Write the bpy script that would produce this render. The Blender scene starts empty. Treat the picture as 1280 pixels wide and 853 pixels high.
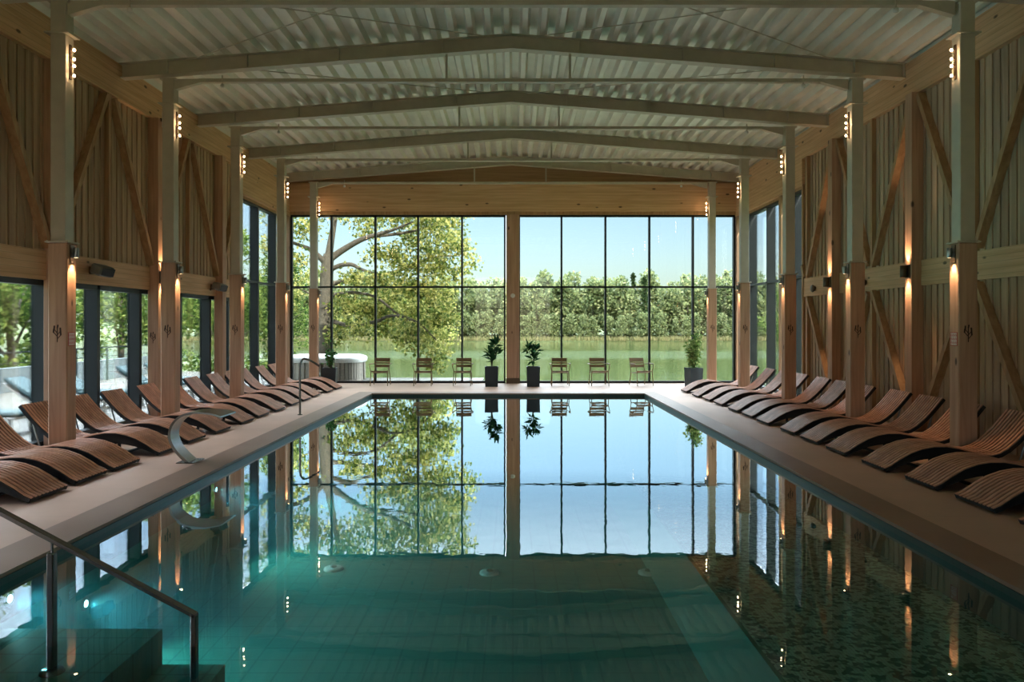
import bpy, math, random
import numpy as np
from mathutils import Vector, Matrix

random.seed(7)
scene = bpy.context.scene
COL = scene.collection
PI = math.pi

def S(r, g, b):
    f = lambda c: (c/255/12.92) if c/255 <= .04045 else ((c/255+.055)/1.055)**2.4
    return (f(r), f(g), f(b), 1)

# ------------------------------------------------------------------ camera
C = 1.8                      # eye height above the deck
F = 960.0                    # focal length in pixels of a 1280 px wide frame
cam_d = bpy.data.cameras.new('camera')
cam = bpy.data.objects.new('camera', cam_d); COL.objects.link(cam)
cam.location = (0, 0, C); cam.rotation_euler = (PI/2, 0, 0)
cam_d.sensor_width = 36; cam_d.lens = 36*F/1280
cam_d.shift_x = -1/1280; cam_d.shift_y = -20.5/1280
cam_d.clip_start = .05; cam_d.clip_end = 2000
scene.camera = cam

# ------------------------------------------------------------------ sky, sun, exposure
SUN_AZ = 153      # degrees clockwise from +y (ahead): the sun stands behind and to the right
SUN_EL = 42
FILL_UP = 13.5; FILL_BACK = 0.05
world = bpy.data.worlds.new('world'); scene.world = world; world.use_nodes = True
wn = world.node_tree.nodes; wl = world.node_tree.links
bg = wn['Background']
sky = wn.new('ShaderNodeTexSky'); sky.sky_type = 'NISHITA'; sky.sun_disc = False
sky.sun_elevation = math.radians(SUN_EL); sky.sun_rotation = math.radians(SUN_AZ)
sky.air_density = 1.0; sky.dust_density = 1.6; sky.ozone_density = 1.0; sky.altitude = 50
# extra glow added high on the lake side to light the hall, clear pale sky low over the lake, dull sky behind
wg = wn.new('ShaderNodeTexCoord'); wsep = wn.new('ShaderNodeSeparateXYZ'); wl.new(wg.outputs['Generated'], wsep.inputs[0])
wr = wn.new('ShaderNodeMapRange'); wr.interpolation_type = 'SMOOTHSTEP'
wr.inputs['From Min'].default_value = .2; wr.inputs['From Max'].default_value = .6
wr.inputs['To Min'].default_value = 0; wr.inputs['To Max'].default_value = FILL_UP; wl.new(wsep.outputs[2], wr.inputs[0])
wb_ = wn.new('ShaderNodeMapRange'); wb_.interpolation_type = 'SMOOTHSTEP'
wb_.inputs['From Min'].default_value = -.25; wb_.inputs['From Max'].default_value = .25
wb_.inputs['To Min'].default_value = FILL_BACK; wb_.inputs['To Max'].default_value = 1; wl.new(wsep.outputs[1], wb_.inputs[0])
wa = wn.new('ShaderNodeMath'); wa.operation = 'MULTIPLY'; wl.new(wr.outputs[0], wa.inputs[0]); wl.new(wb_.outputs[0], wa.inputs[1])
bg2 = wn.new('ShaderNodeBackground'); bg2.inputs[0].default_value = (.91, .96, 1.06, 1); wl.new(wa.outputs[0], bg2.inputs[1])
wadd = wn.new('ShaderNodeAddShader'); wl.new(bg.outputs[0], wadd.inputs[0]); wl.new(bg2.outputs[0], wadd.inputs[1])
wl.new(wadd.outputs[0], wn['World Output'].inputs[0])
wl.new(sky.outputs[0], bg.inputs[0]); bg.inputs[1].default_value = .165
sd = bpy.data.lights.new('sun', 'SUN'); sun = bpy.data.objects.new('sun', sd); COL.objects.link(sun)
sd.energy = 6.2; sd.angle = math.radians(.6); sd.color = (1, .93, .8)
_a, _e = math.radians(SUN_AZ), math.radians(SUN_EL)
sdir = Vector((math.sin(_a)*math.cos(_e), math.cos(_a)*math.cos(_e), math.sin(_e)))
sun.rotation_euler = sdir.to_track_quat('Z', 'Y').to_euler(); sun.location = sdir*60

scene.view_settings.view_transform = 'Standard'
scene.view_settings.look = 'None'
scene.view_settings.gamma = 1
scene.view_settings.use_curve_mapping = False
scene.view_settings.exposure = 1.82
cy = scene.cycles
cy.use_denoising = True
cy.max_bounces = 10; cy.diffuse_bounces = 6; cy.glossy_bounces = 4
cy.transmission_bounces = 6; cy.transparent_max_bounces = 24
cy.caustics_reflective = False; cy.caustics_refractive = False
cy.sample_clamp_indirect = 6

# ------------------------------------------------------------------ helpers
class MB:
    """collects shapes into one mesh"""
    def __init__(s): s.v = []; s.f = []; s.smooth = []
    def add(s, vs, fs, smooth=False):
        n = len(s.v); s.v += [tuple(v) for v in vs]
        s.f += [tuple(i+n for i in f) for f in fs]; s.smooth += [smooth]*len(fs); return s
    def box(s, x0, x1, y0, y1, z0, z1, b=0.0):
        x0, x1 = sorted((x0, x1)); y0, y1 = sorted((y0, y1)); z0, z1 = sorted((z0, z1))
        if b <= 0:
            v = [(x, y, z) for z in (z0, z1) for y in (y0, y1) for x in (x0, x1)]
            return s.add(v, [(0,2,3,1),(4,5,7,6),(0,1,5,4),(2,6,7,3),(0,4,6,2),(1,3,7,5)])
        return s.obox(((x0+x1)/2, (y0+y1)/2, (z0+z1)/2), (x1-x0, y1-y0, z1-z0), None, b)
    def obox(s, c, size, rot=None, b=0.0):
        hx, hy, hz = [k/2 for k in size]
        if b <= 0:
            v = [Vector((x, y, z)) for z in (-hz, hz) for y in (-hy, hy) for x in (-hx, hx)]
            f = [(0,2,3,1),(4,5,7,6),(0,1,5,4),(2,6,7,3),(0,4,6,2),(1,3,7,5)]
        else:
            b = min(b, hx*.9, hy*.9, hz*.9); v = []; f = []
            idx = {}
            for sx in (-1, 1):
                for sy in (-1, 1):
                    for sz in (-1, 1):
                        for a in range(3):
                            d = [hx, hy, hz]; e = [0 if a == k else b for k in range(3)]
                            idx[(sx, sy, sz, a)] = len(v)
                            v.append(Vector((sx*(d[0]-e[0]), sy*(d[1]-e[1]), sz*(d[2]-e[2]))))
            g = lambda x, y, z, a: idx[(x, y, z, a)]
            for sg in (-1, 1):
                f.append((g(sg,-1,-1,0), g(sg,1,-1,0), g(sg,1,1,0), g(sg,-1,1,0)))
                f.append((g(-1,sg,-1,1), g(1,sg,-1,1), g(1,sg,1,1), g(-1,sg,1,1)))
                f.append((g(-1,-1,sg,2), g(1,-1,sg,2), g(1,1,sg,2), g(-1,1,sg,2)))
            for p in (-1, 1):
                for q in (-1, 1):
                    f.append((g(p,q,-1,0), g(p,q,1,0), g(p,q,1,1), g(p,q,-1,1)))
                    f.append((g(p,-1,q,0), g(p,1,q,0), g(p,1,q,2), g(p,-1,q,2)))
                    f.append((g(-1,p,q,1), g(1,p,q,1), g(1,p,q,2), g(-1,p,q,2)))
            for p in (-1, 1):
                for q in (-1, 1):
                    for r in (-1, 1): f.append((g(p,q,r,0), g(p,q,r,1), g(p,q,r,2)))
            # fix winding outward
            ff = []
            for face in f:
                cc = sum((v[i] for i in face), Vector())/len(face)
                n = (v[face[1]]-v[face[0]]).cross(v[face[2]]-v[face[0]])
                ff.append(face if n.dot(cc) > 0 else tuple(reversed(face)))
            f = ff
        if rot is not None: v = [rot @ p for p in v]
        c = Vector(c)
        return s.add([p+c for p in v], f)
    def beam(s, a, b, w, h, up=(0, 0, 1), bev=0.0):
        """rectangular bar from a to b; h along 'up', w across"""
        a, b = Vector(a), Vector(b); d = b-a; L = d.length; d.normalize()
        u = Vector(up); side = d.cross(u)
        if side.length < 1e-5: u = Vector((1, 0, 0)); side = d.cross(u)
        side.normalize(); u = side.cross(d).normalized()
        R = Matrix((d, side, u)).transposed()
        return s.obox((a+b)/2, (L, w, h), R, bev)
    def tube(s, pts, r, n=10, caps=True):
        pts = [Vector(p) for p in pts]; m = len(pts)
        rs = r if isinstance(r, (list, tuple)) else [r]*m
        vs = []; prev = None
        for i, p in enumerate(pts):
            t = (pts[min(i+1, m-1)]-pts[max(i-1, 0)]).normalized()
            if prev is None:
                u = t.orthogonal().normalized()
            else:
                u = (prev - t*prev.dot(t)).normalized()
            prev = u; w = t.cross(u)
            vs += [p + (u*math.cos(k*2*PI/n)+w*math.sin(k*2*PI/n))*rs[i] for k in range(n)]
        fs = [(i*n+k, i*n+(k+1) % n, (i+1)*n+(k+1) % n, (i+1)*n+k) for i in range(m-1) for k in range(n)]
        s.add(vs, fs, True)
        if caps:
            s.add([vs[k] for k in range(n)], [tuple(reversed(range(n)))])
            s.add([vs[(m-1)*n+k] for k in range(n)], [tuple(range(n))])
        return s
    def lathe(s, prof, c=(0, 0, 0), n=20, axis='z'):
        vs = []
        for r, z in prof:
            for k in range(n):
                a = 2*PI*k/n; x, y = r*math.cos(a), r*math.sin(a)
                p = (x, y, z) if axis == 'z' else ((z, x, y) if axis == 'x' else (y, z, x))
                vs.append((p[0]+c[0], p[1]+c[1], p[2]+c[2]))
        m = len(prof)
        fs = [(i*n+k, i*n+(k+1) % n, (i+1)*n+(k+1) % n, (i+1)*n+k) for i in range(m-1) for k in range(n)]
        return s.add(vs, fs, True)
    def prism(s, poly, y0, y1):
        """convex polygon in (x,z), counter-clockwise seen from -y, extruded in y"""
        n = len(poly)
        vs = [(x, y0, z) for x, z in poly]+[(x, y1, z) for x, z in poly]
        fs = [tuple(range(n)), tuple(reversed(range(n, 2*n)))]
        fs += [(i, i+n, (i+1) % n+n, (i+1) % n) for i in range(n)]
        return s.add(vs, fs)
    def build(s, name, mat, parent=None):
        me = bpy.data.meshes.new(name); me.from_pydata(s.v, [], s.f)
        me.polygons.foreach_set('use_smooth', s.smooth)
        me.materials.append(mat); me.update()
        o = bpy.data.objects.new(name, me); COL.objects.link(o)
        if parent: o.parent = parent
        return o

def tag(o, label=None, cat=None, group=None, kind=None):
    if label: o['label'] = label
    if cat: o['category'] = cat
    if group: o['group'] = group
    if kind: o['kind'] = kind
    return o
def empty(name, loc=(0, 0, 0), rz=0, label=None, cat=None, group=None, kind=None):
    o = bpy.data.objects.new(name, None); COL.objects.link(o)
    o.location = loc; o.rotation_euler = (0, 0, rz); o.empty_display_size = .1
    return tag(o, label, cat, group, kind)
def copy_tree(o, parent=None):
    c = o.copy(); COL.objects.link(c)
    if parent: c.parent = parent
    for ch in list(o.children): copy_tree(ch, c)
    return c
def struct(o): o['kind'] = 'structure'; return o
def X(px, d): return (px-641)/F*d
def Z(py, d): return C-(py-406)/F*d
ORD = ['first', 'second', 'third', 'fourth', 'fifth', 'sixth', 'seventh', 'eighth', 'ninth', 'tenth', 'eleventh', 'twelfth', 'thirteenth', 'fourteenth', 'fifteenth', 'sixteenth']

# ------------------------------------------------------------------ materials
def newmat(name):
    m = bpy.data.materials.new(name); m.use_nodes = True
    nt = m.node_tree; return m, nt.nodes, nt.links, nt.nodes['Principled BSDF']
def plain(name, col, rough=.5, metal=0, noise=.06, scale=6, bump=0):
    m, n, l, p = newmat(name)
    tc = n.new('ShaderNodeTexCoord'); nz = n.new('ShaderNodeTexNoise'); nz.inputs['Scale'].default_value = scale
    nz.inputs['Detail'].default_value = 5
    l.new(tc.outputs['Object'], nz.inputs['Vector'])
    r = n.new('ShaderNodeValToRGB'); e = r.color_ramp.elements
    e[0].position = .3; e[1].position = .7
    e[0].color = tuple(c*(1-noise) for c in col[:3])+(1,); e[1].color = tuple(min(1, c*(1+noise)) for c in col[:3])+(1,)
    l.new(nz.outputs['Fac'], r.inputs[0]); l.new(r.outputs[0], p.inputs['Base Color'])
    p.inputs['Roughness'].default_value = rough; p.inputs['Metallic'].default_value = metal
    if bump:
        b = n.new('ShaderNodeBump'); b.inputs['Strength'].default_value = bump; b.inputs['Distance'].default_value = .01
        l.new(nz.outputs['Fac'], b.inputs['Height']); l.new(b.outputs[0], p.inputs['Normal'])
    return m
def wood(name, col, dark, axis='z', rough=.6, knots=True, island=0.0, lam=None):
    m, n, l, p = newmat(name)
    tc = n.new('ShaderNodeTexCoord'); mp = n.new('ShaderNodeMapping')
    sc = {'x': (.5, 9, 9), 'y': (9, .5, 9), 'z': (9, 9, .5)}[axis]
    mp.inputs['Scale'].default_value = sc; l.new(tc.outputs['Object'], mp.inputs[0])
    nz = n.new('ShaderNodeTexNoise'); nz.inputs['Scale'].default_value = 1.6; nz.inputs['Detail'].default_value = 7
    nz.inputs['Distortion'].default_value = .6; l.new(mp.outputs[0], nz.inputs['Vector'])
    r = n.new('ShaderNodeValToRGB'); e = r.color_ramp.elements; e[0].position = .3; e[1].position = .68
    e[0].color = dark; e[1].color = col; l.new(nz.outputs['Fac'], r.inputs[0])
    out = r.outputs[0]
    def mul(fac_sock, color, out):
        mx = n.new('ShaderNodeMixRGB'); mx.blend_type = 'MIX'
        l.new(fac_sock, mx.inputs[0]); l.new(out, mx.inputs[1]); mx.inputs[2].default_value = color
        return mx.outputs[0]
    if knots:
        mk = n.new('ShaderNodeMapping'); k = {'x': (1, 2.2, 2.2), 'y': (2.2, 1, 2.2), 'z': (2.2, 2.2, 1)}[axis]
        mk.inputs['Scale'].default_value = k; l.new(tc.outputs['Object'], mk.inputs[0])
        vo = n.new('ShaderNodeTexVoronoi'); vo.inputs['Scale'].default_value = 1.7; l.new(mk.outputs[0], vo.inputs['Vector'])
        kr = n.new('ShaderNodeValToRGB'); kr.color_ramp.elements[0].position = .07; kr.color_ramp.elements[1].position = .12
        kr.color_ramp.elements[0].color = (1, 1, 1, 1); kr.color_ramp.elements[1].color = (0, 0, 0, 1)
        l.new(vo.outputs['Distance'], kr.inputs[0])
        out = mul(kr.outputs[0], tuple(c*.22 for c in dark[:3])+(1,), out)
    if lam:      # glue lines of a laminated beam, in z
        sp = n.new('ShaderNodeSeparateXYZ'); l.new(tc.outputs['Object'], sp.inputs[0])
        a = n.new('ShaderNodeMath'); a.operation = 'PINGPONG'; l.new(sp.outputs[2], a.inputs[0]); a.inputs[1].default_value = lam/2
        c = n.new('ShaderNodeMath'); c.operation = 'LESS_THAN'; l.new(a.outputs[0], c.inputs[0]); c.inputs[1].default_value = .004
        h = n.new('ShaderNodeMath'); h.operation = 'MULTIPLY'; l.new(c.outputs[0], h.inputs[0]); h.inputs[1].default_value = .45
        out = mul(h.outputs[0], tuple(c*.5 for c in dark[:3])+(1,), out)
    if island:
        g = n.new('ShaderNodeNewGeometry'); mr = n.new('ShaderNodeMapRange')
        mr.inputs['To Min'].default_value = 1-island; mr.inputs['To Max'].default_value = 1+island
        l.new(g.outputs['Random Per Island'], mr.inputs[0])
        hs = n.new('ShaderNodeHueSaturation'); l.new(mr.outputs[0], hs.inputs['Value']); l.new(out, hs.inputs['Color']); out = hs.outputs[0]
    l.new(out, p.inputs['Base Color']); p.inputs['Roughness'].default_value = rough
    b = n.new('ShaderNodeBump'); b.inputs['Strength'].default_value = .15; b.inputs['Distance'].default_value = .004
    l.new(nz.outputs['Fac'], b.inputs['Height']); l.new(b.outputs[0], p.inputs['Normal'])
    return m
def glassy(name, tint, rough=0.0, ior=1.45, gain=1.0, bump=None, gloss=(1, 1, 1, 1), power=1.0):
    """clear sheet: Fresnel mix of a mirror-like coat and straight transmission"""
    m, n, l, p = newmat(name); n.remove(p); o = n['Material Output']
    t = n.new('ShaderNodeBsdfTransparent'); t.inputs[0].default_value = tint
    g = n.new('ShaderNodeBsdfGlossy'); g.inputs[0].default_value = gloss; g.inputs['Roughness'].default_value = rough
    fr = n.new('ShaderNodeFresnel'); fr.inputs['IOR'].default_value = ior
    mx = n.new('ShaderNodeMixShader'); mt = n.new('ShaderNodeMath'); mt.operation = 'MULTIPLY'; mt.use_clamp = True
    mt.inputs[1].default_value = gain
    pw_ = n.new('ShaderNodeMath'); pw_.operation = 'POWER'; pw_.inputs[1].default_value = power
    l.new(fr.outputs[0], pw_.inputs[0]); l.new(pw_.outputs[0], mt.inputs[0]); l.new(mt.outputs[0], mx.inputs[0])
    l.new(t.outputs[0], mx.inputs[1]); l.new(g.outputs[0], mx.inputs[2]); l.new(mx.outputs[0], o.inputs[0])
    if bump:
        tc = n.new('ShaderNodeTexCoord'); nz = n.new('ShaderNodeTexNoise')
        nz.inputs['Scale'].default_value = bump[0]; nz.inputs['Detail'].default_value = 2
        l.new(tc.outputs['Object'], nz.inputs['Vector'])
        b = n.new('ShaderNodeBump'); b.inputs['Strength'].default_value = bump[1]; b.inputs['Distance'].default_value = bump[2]
        l.new(nz.outputs['Fac'], b.inputs['Height']); l.new(b.outputs[0], g.inputs['Normal'])
    return m
def emis(name, col, st):
    m, n, l, p = newmat(name)
    p.inputs['Base Color'].default_value = col; p.inputs['Emission Color'].default_value = col
    p.inputs['Emission Strength'].default_value = st; p.inputs['Roughness'].default_value = .3
    return m
def leafmat(name, cols, trans=.35):
    m, n, l, p = newmat(name); o = n['Material Output']
    g = n.new('ShaderNodeNewGeometry'); r = n.new('ShaderNodeValToRGB'); e = r.color_ramp.elements
    e[0].color = cols[0]; e[1].color = cols[-1]
    for i, c in enumerate(cols[1:-1]):
        q = e.new((i+1)/(len(cols)-1)); q.color = c
    l.new(g.outputs['Random Per Island'], r.inputs[0])
    d = n.new('ShaderNodeBsdfDiffuse'); t = n.new('ShaderNodeBsdfTranslucent'); mx = n.new('ShaderNodeMixShader')
    l.new(r.outputs[0], d.inputs[0]); l.new(r.outputs[0], t.inputs[0]); mx.inputs[0].default_value = trans
    l.new(d.outputs[0], mx.inputs[1]); l.new(t.outputs[0], mx.inputs[2]); l.new(mx.outputs[0], o.inputs[0]); n.remove(p)
    return m

WC, WD = S(226, 188, 148), S(204, 160, 120)
M = {}
M['wood_x'] = wood('spruce_x', WC, WD, 'x', lam=.09)
M['wood_y'] = wood('spruce_y', WC, WD, 'y', lam=.09)
M['wood_z'] = wood('spruce_z', S(202, 164, 136), S(174, 134, 108), 'z')
M['brace'] = wood('spruce_brace', S(190, 154, 116), S(160, 122, 86), 'z', knots=False)
M['clad'] = wood('weathered_cladding', S(200, 172, 144), S(172, 144, 118), 'z', knots=False, island=.2, rough=.75)
M['slat'] = wood('lounger_slats', S(214, 160, 130), S(184, 128, 100), 'x', knots=False, island=.14, rough=.42)
M['gable'] = wood('gable_boards', S(190, 152, 116), S(164, 128, 94), 'x', knots=False)
M['steel'] = plain('painted_steel', S(196, 188, 172), .45)
M['roof'] = plain('galvanised_deck', S(238, 236, 226), .42, .15, .05, 3)
M['dark'] = plain('black_anodised', S(4, 20, 25), .5, 0, .1)
M['mull'] = plain('mullion_dark', S(20, 28, 32), .45, .2)
M['chrome'] = plain('brushed_stainless', S(150, 152, 150), .33, 1, .04, 30)
M['darkrail'] = plain('dark_rail_steel', S(120, 120, 120), .26, .9)
M['bronze'] = plain('bronze_fixture', S(92, 74, 58), .4, .6)
M['planter'] = plain('planter_charcoal', S(38, 50, 58), .55, 0, .12, 9)
M['soil'] = plain('soil', S(60, 46, 34), .95, 0, .3, 30)
M['lframe'] = plain('lounger_frame', S(24, 24, 26), .6)
M['chair'] = plain('chair_khaki', S(132, 108, 76), .45, .1)
M['mark'] = plain('burnt_mark', S(58, 36, 26), .8)
M['white'] = plain('white_paint', S(225, 225, 220), .5)
M['cushion'] = plain('outdoor_cushion', S(84, 112, 116), .8)
M['grey'] = plain('speaker_grey', S(120, 118, 112), .6)
M['glass'] = glassy('window_glass', (.80, .84, .84, 1), 0, 1.45, .8)
M['dimmed'] = glassy('dimmed_glass', (.545, .575, .565, 1), 0, 1.45, .8)  # tint added to dim the outdoors against the hall
M['bulb'] = emis('bulb_glow', (1, .66, .36, 1), 14)
M['sconce_glow'] = emis('sconce_glow', (1, .62, .32, 1), 14)
M['uwglow'] = emis('underwater_lamp_glow', (.45, .9, 1, 1), 8)

def deckmat(name, a, b, joint=None, rough=.55):
    m, n, l, p = newmat(name)
    tc = n.new('ShaderNodeTexCoord')
    n1 = n.new('ShaderNodeTexNoise'); n1.inputs['Scale'].default_value = 1.1; n1.inputs['Detail'].default_value = 8
    l.new(tc.outputs['Object'], n1.inputs['Vector'])
    r = n.new('ShaderNodeValToRGB'); e = r.color_ramp.elements; e[0].color = a; e[1].color = b; e[0].position = .35; e[1].position = .65
    l.new(n1.outputs['Fac'], r.inputs[0]); out = r.outputs[0]
    if joint:
        br = n.new('ShaderNodeTexBrick'); br.offset = 0; br.inputs['Scale'].default_value = 1
        br.inputs['Brick Width'].default_value = joint; br.inputs['Row Height'].default_value = joint
        br.inputs['Mortar Size'].default_value = .003; br.inputs['Mortar Smooth'].default_value = .2
        l.new(tc.outputs['Object'], br.inputs['Vector'])
        mx = n.new('ShaderNodeMixRGB'); l.new(br.outputs['Fac'], mx.inputs[0]); l.new(out, mx.inputs[1])
        mx.inputs[2].default_value = tuple(c*.8 for c in a[:3])+(1,); out = mx.outputs[0]
    l.new(out, p.inputs['Base Color']); p.inputs['Roughness'].default_value = rough
    return m
M['deck'] = deckmat('deck_stone', S(194, 160, 138), S(204, 170, 148), 1.2, .5)
M['coping'] = deckmat('coping_stone', S(140, 112, 94), S(150, 122, 104), None, .45)
M['terrace'] = deckmat('terrace_stone', S(104, 104, 98), S(116, 116, 110), .6, .7)

def tilemat(name, a, b, size, mot=None):
    m, n, l, p = newmat(name)
    tc = n.new('ShaderNodeTexCoord')
    if mot:
        mp = n.new('ShaderNodeMapping'); mp.inputs['Scale'].default_value = (1, 1, 1)
        l.new(tc.outputs['Object'], mp.inputs[0])
        nz = n.new('ShaderNodeTexVoronoi'); nz.inputs['Scale'].default_value = mot; l.new(mp.outputs[0], nz.inputs['Vector'])
        r = n.new('ShaderNodeValToRGB'); e = r.color_ramp.elements; e[0].position = .3; e[1].position = .55
        sp = n.new('ShaderNodeSeparateXYZ'); l.new(nz.outputs['Color'], sp.inputs[0]); l.new(sp.outputs[0], r.inputs[0])
    else:
        nz = n.new('ShaderNodeTexNoise'); nz.inputs['Scale'].default_value = 2; nz.inputs['Detail'].default_value = 4
        l.new(tc.outputs['Object'], nz.inputs['Vector'])
        r = n.new('ShaderNodeValToRGB'); e = r.color_ramp.elements; e[0].position = .3; e[1].position = .7
        l.new(nz.outputs['Fac'], r.inputs[0])
    e[0].color = a; e[1].color = b
    br = n.new('ShaderNodeTexBrick'); br.offset = 0; br.inputs['Scale'].default_value = 1
    br.inputs['Brick Width'].default_value = size; br.inputs['Row Height'].default_value = size
    br.inputs['Mortar Size'].default_value = size*.04; l.new(tc.outputs['Object'], br.inputs['Vector'])
    mx = n.new('ShaderNodeMixRGB'); l.new(br.outputs['Fac'], mx.inputs[0]); l.new(r.outputs[0], mx.inputs[1])
    mx.inputs[2].default_value = tuple(c*.72 for c in a[:3])+(1,)
    l.new(mx.outputs[0], p.inputs['Base Color']); p.inputs['Roughness'].default_value = .4
    return m
M['pool'] = tilemat('pool_tiles', S(84, 150, 132), S(96, 162, 144), .25)
M['poolwall'] = tilemat('pool_wall_tiles', S(60, 140, 126), S(76, 156, 142), .05)
M['bandtile'] = tilemat('band_tiles', S(14, 52, 48), S(22, 64, 58), .1)
M['mosaic'] = tilemat('pebble_mosaic', S(40, 116, 114), S(230, 254, 252), .025, 30)
M['water'] = glassy('pool_water', (.50, .86, .80, 1), 0, 1.33, 9.5, (4.0, .05, .01), (.88, .97, 1, 1), 2.0)

# ------------------------------------------------------------------ layout constants
S_ = 3.23; D0 = 10.1
DK = [D0+k*S_ for k in range(-3, 5)]        # column bays, k = -3..4
GY = 23.6                                   # far glazing
WX = 6.93                                   # inner face of the side walls
Y0 = -8.0                                   # far end behind the camera
ZE, ZP = 6.09, 6.61                         # underside of rafters at eave, at ridge
RH = .26
PL, PR, PN, PF = -3.69, 3.45, 1.6, 20.1     # pool edges
WZ = -.08
EZ, RZ_ = ZE+RH, ZP+RH                      # top of rafters

# ------------------------------------------------------------------ floor, pool
f = MB()
T = -.35
CL, CR, CF = PL-.42, PR+.36, PF+.5
f.box(-WX-.25, CL, Y0, GY+.15, T, 0); f.box(CR, WX+.25, Y0, GY+.15, T, 0)
f.box(CL, CR, CF, GY+.15, T, 0); f.box(CL, CR, Y0, PN-.4, T, 0)
struct(f.build('floor', M['deck']))
cp = MB()
cp.box(CL, PL, PN-.4, CF, T, 0, .0); cp.box(PR, CR, PN-.4, CF, T, 0, .0)
cp.box(PL, PR, PF, CF, T, 0); cp.box(PL, PR, PN-.4, PN, T, 0)
struct(cp.build('trim_1', M['coping']))
PZ = -1.15; SX = 1.62; SZ = -.36
pb = MB()
pb.box(PL-.3, SX, PN-.3, PF+.3, PZ-.2, PZ)
struct(pb.build('floor_pool', M['pool']))
pw = MB()
pw.box(PL-.3, PL-.001, PN, PF, PZ, T); pw.box(PR+.001, PR+.3, PN, PF, PZ, T)
pw.box(PL-.3, PR+.3, PF+.001, PF+.3, PZ, T); pw.box(PL-.3, PR+.3, PN-.3, PN-.001, PZ, T)
# the glazed tile band just under the coping
struct(pw.build('wall_pool', M['poolwall'])); pw = MB()
pw.box(PL-.001, PL+.012, PN, PF, T, -.03); pw.box(PR-.012, PR+.001, PN, PF, T, -.03)
pw.box(PL, PR, PF-.012, PF+.001, T, -.03)
struct(pw.build('trim_2', M['bandtile']))
pw = MB(); pw.box(SX, SX+.03, PN, PF, PZ, SZ-.001)  # tiled upright wall at the edge of the shelf
struct(pw.build('wall_shelf', M['poolwall']))
sh = MB(); sh.box(SX+.03, PR+.3, PN-.3, PF+.3, PZ-.2, SZ)
struct(sh.build('floor_shelf', M['mosaic']))
st = MB()
for i in range(4): st.box(PL+.014, -2.35+i*.42, 3.3, 5.15, PZ, -.24-.24*i)
tag(st.build('pool_steps', M['pool']), 'tiled underwater steps in the near left corner of the pool', 'steps')
w = MB(); nx, ny = 2, 2
w.add([(PL+.013, PN, WZ), (PR-.013, PN, WZ), (PR-.013, PF-.013, WZ), (PL+.013, PF-.013, WZ)], [(0, 1, 2, 3)])
tag(w.build('pool_water', M['water']), 'still teal water filling the indoor pool', 'water', kind='stuff')
mv = bpy.data.materials.new('water_body'); mv.use_nodes = True; nn_ = mv.node_tree.nodes
nn_.remove(nn_['Principled BSDF']); vsn = nn_.new('ShaderNodeVolumeScatter'); vsn.inputs['Color'].default_value = (.35, .85, 1, 1)
vsn.inputs['Density'].default_value = .09; vsn.inputs['Anisotropy'].default_value = .3
mv.node_tree.links.new(vsn.outputs[0], nn_['Material Output'].inputs['Volume'])
wv = MB(); wv.box(PL+.02, PR-.02, PN+.02, PF-.02, PZ-.05, WZ-.01)
wvo = wv.build('water_body', mv, bpy.data.objects['pool_water'])
for i, (px, py) in enumerate(((417, 712), (612, 717), (810, 717))):
    dd = (C-PZ)/((py-406)/F)
    e = empty('floor_inlet', (X(px, dd), dd, PZ), 0, 'round white inlet cap on the pool floor, '+['left', 'middle', 'right'][i]+' of the row of three', 'pool inlet', 'floor inlets of the pool')
    a = MB(); a.lathe([(.0, .03), (.08, .03), (.115, .02), (.12, 0)], n=20); a.build('cap', M['white'], e)
    a = MB(); a.lathe([(.0, .045), (.035, .045), (.04, .03)], n=12); a.build('nozzle', M['grey'], e)

# ------------------------------------------------------------------ ceiling (corrugated deck)
rf = MB(); pitch = .31; dep = .105
prof = []
x = -WX-.35
def roofz(x): return EZ+(RZ_-EZ)*(1-abs(x)/WX)
k = 0
while x < WX+.35:
    for dx, dz in ((0, 0), (.09, 0), (.135, dep), (.265, dep), (.31, 0)):
        prof.append((x+dx, roofz(x+dx)+dz+.004))
    x += pitch
n = len(prof); vs = [(px, y, pz) for y in (Y0-.3, GY+.6) for px, pz in prof]
rf.add(vs, [(i, i+1, n+i+1, n+i) for i in range(n-1) if prof[i+1][0]-prof[i][0] > 1e-6])
# outer skin above
for s in (-1, 1):
    xa, xb = (-WX-.5, 0) if s < 0 else (0, WX+.5)
    for ya, yb in ((Y0-.4, GY+1.2),):
        rf.prism([(xa, roofz(xa)+.14), (xb, roofz(xb)+.14), (xb, roofz(xb)+.3), (xa, roofz(xa)+.3)], ya, yb)
struct(rf.build('ceiling', M['roof']))

# ------------------------------------------------------------------ rafters
def raf_z(x): return ZE+(ZP-ZE)*(1-abs(x)/WX)
r0 = empty('roof_beam', (0, 0, 0))
a = MB(); b = MB()
for s in (-1, 1):
    def pl(z0, z1, y0, y1, mb):
        xa, xb = (-WX+.02, 0) if s < 0 else (0, WX-.02)
        mb.prism([(xa, raf_z(xa)+z0), (xb, raf_z(xb)+z0), (xb, raf_z(xb)+z1), (xa, raf_z(xa)+z1)], y0, y1)
    pl(.014, RH-.014, -.012, .012, a)
    pl(0, .014, -.09, .09, b); pl(RH-.014, RH-.002, -.09, .09, b)
    for xx in (1.2, 3.0, 4.6, 5.99, 6.85):
        a.box(s*xx-.006, s*xx+.006, -.085, .085, raf_z(xx)+.012, raf_z(xx)+RH-.012)
a.box(-.008, .008, -.085, .085, ZP, ZP+RH-.01)
a.build('web', M['steel'], r0); b.build('flange', M['steel'], r0)
t0 = empty('tie_beam', (0, 0, 0))
a = MB(); a.box(-5.45, 5.45, -.05, .05, 6.035, 6.095)
a.build('bar', M['steel'], t0)
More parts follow.
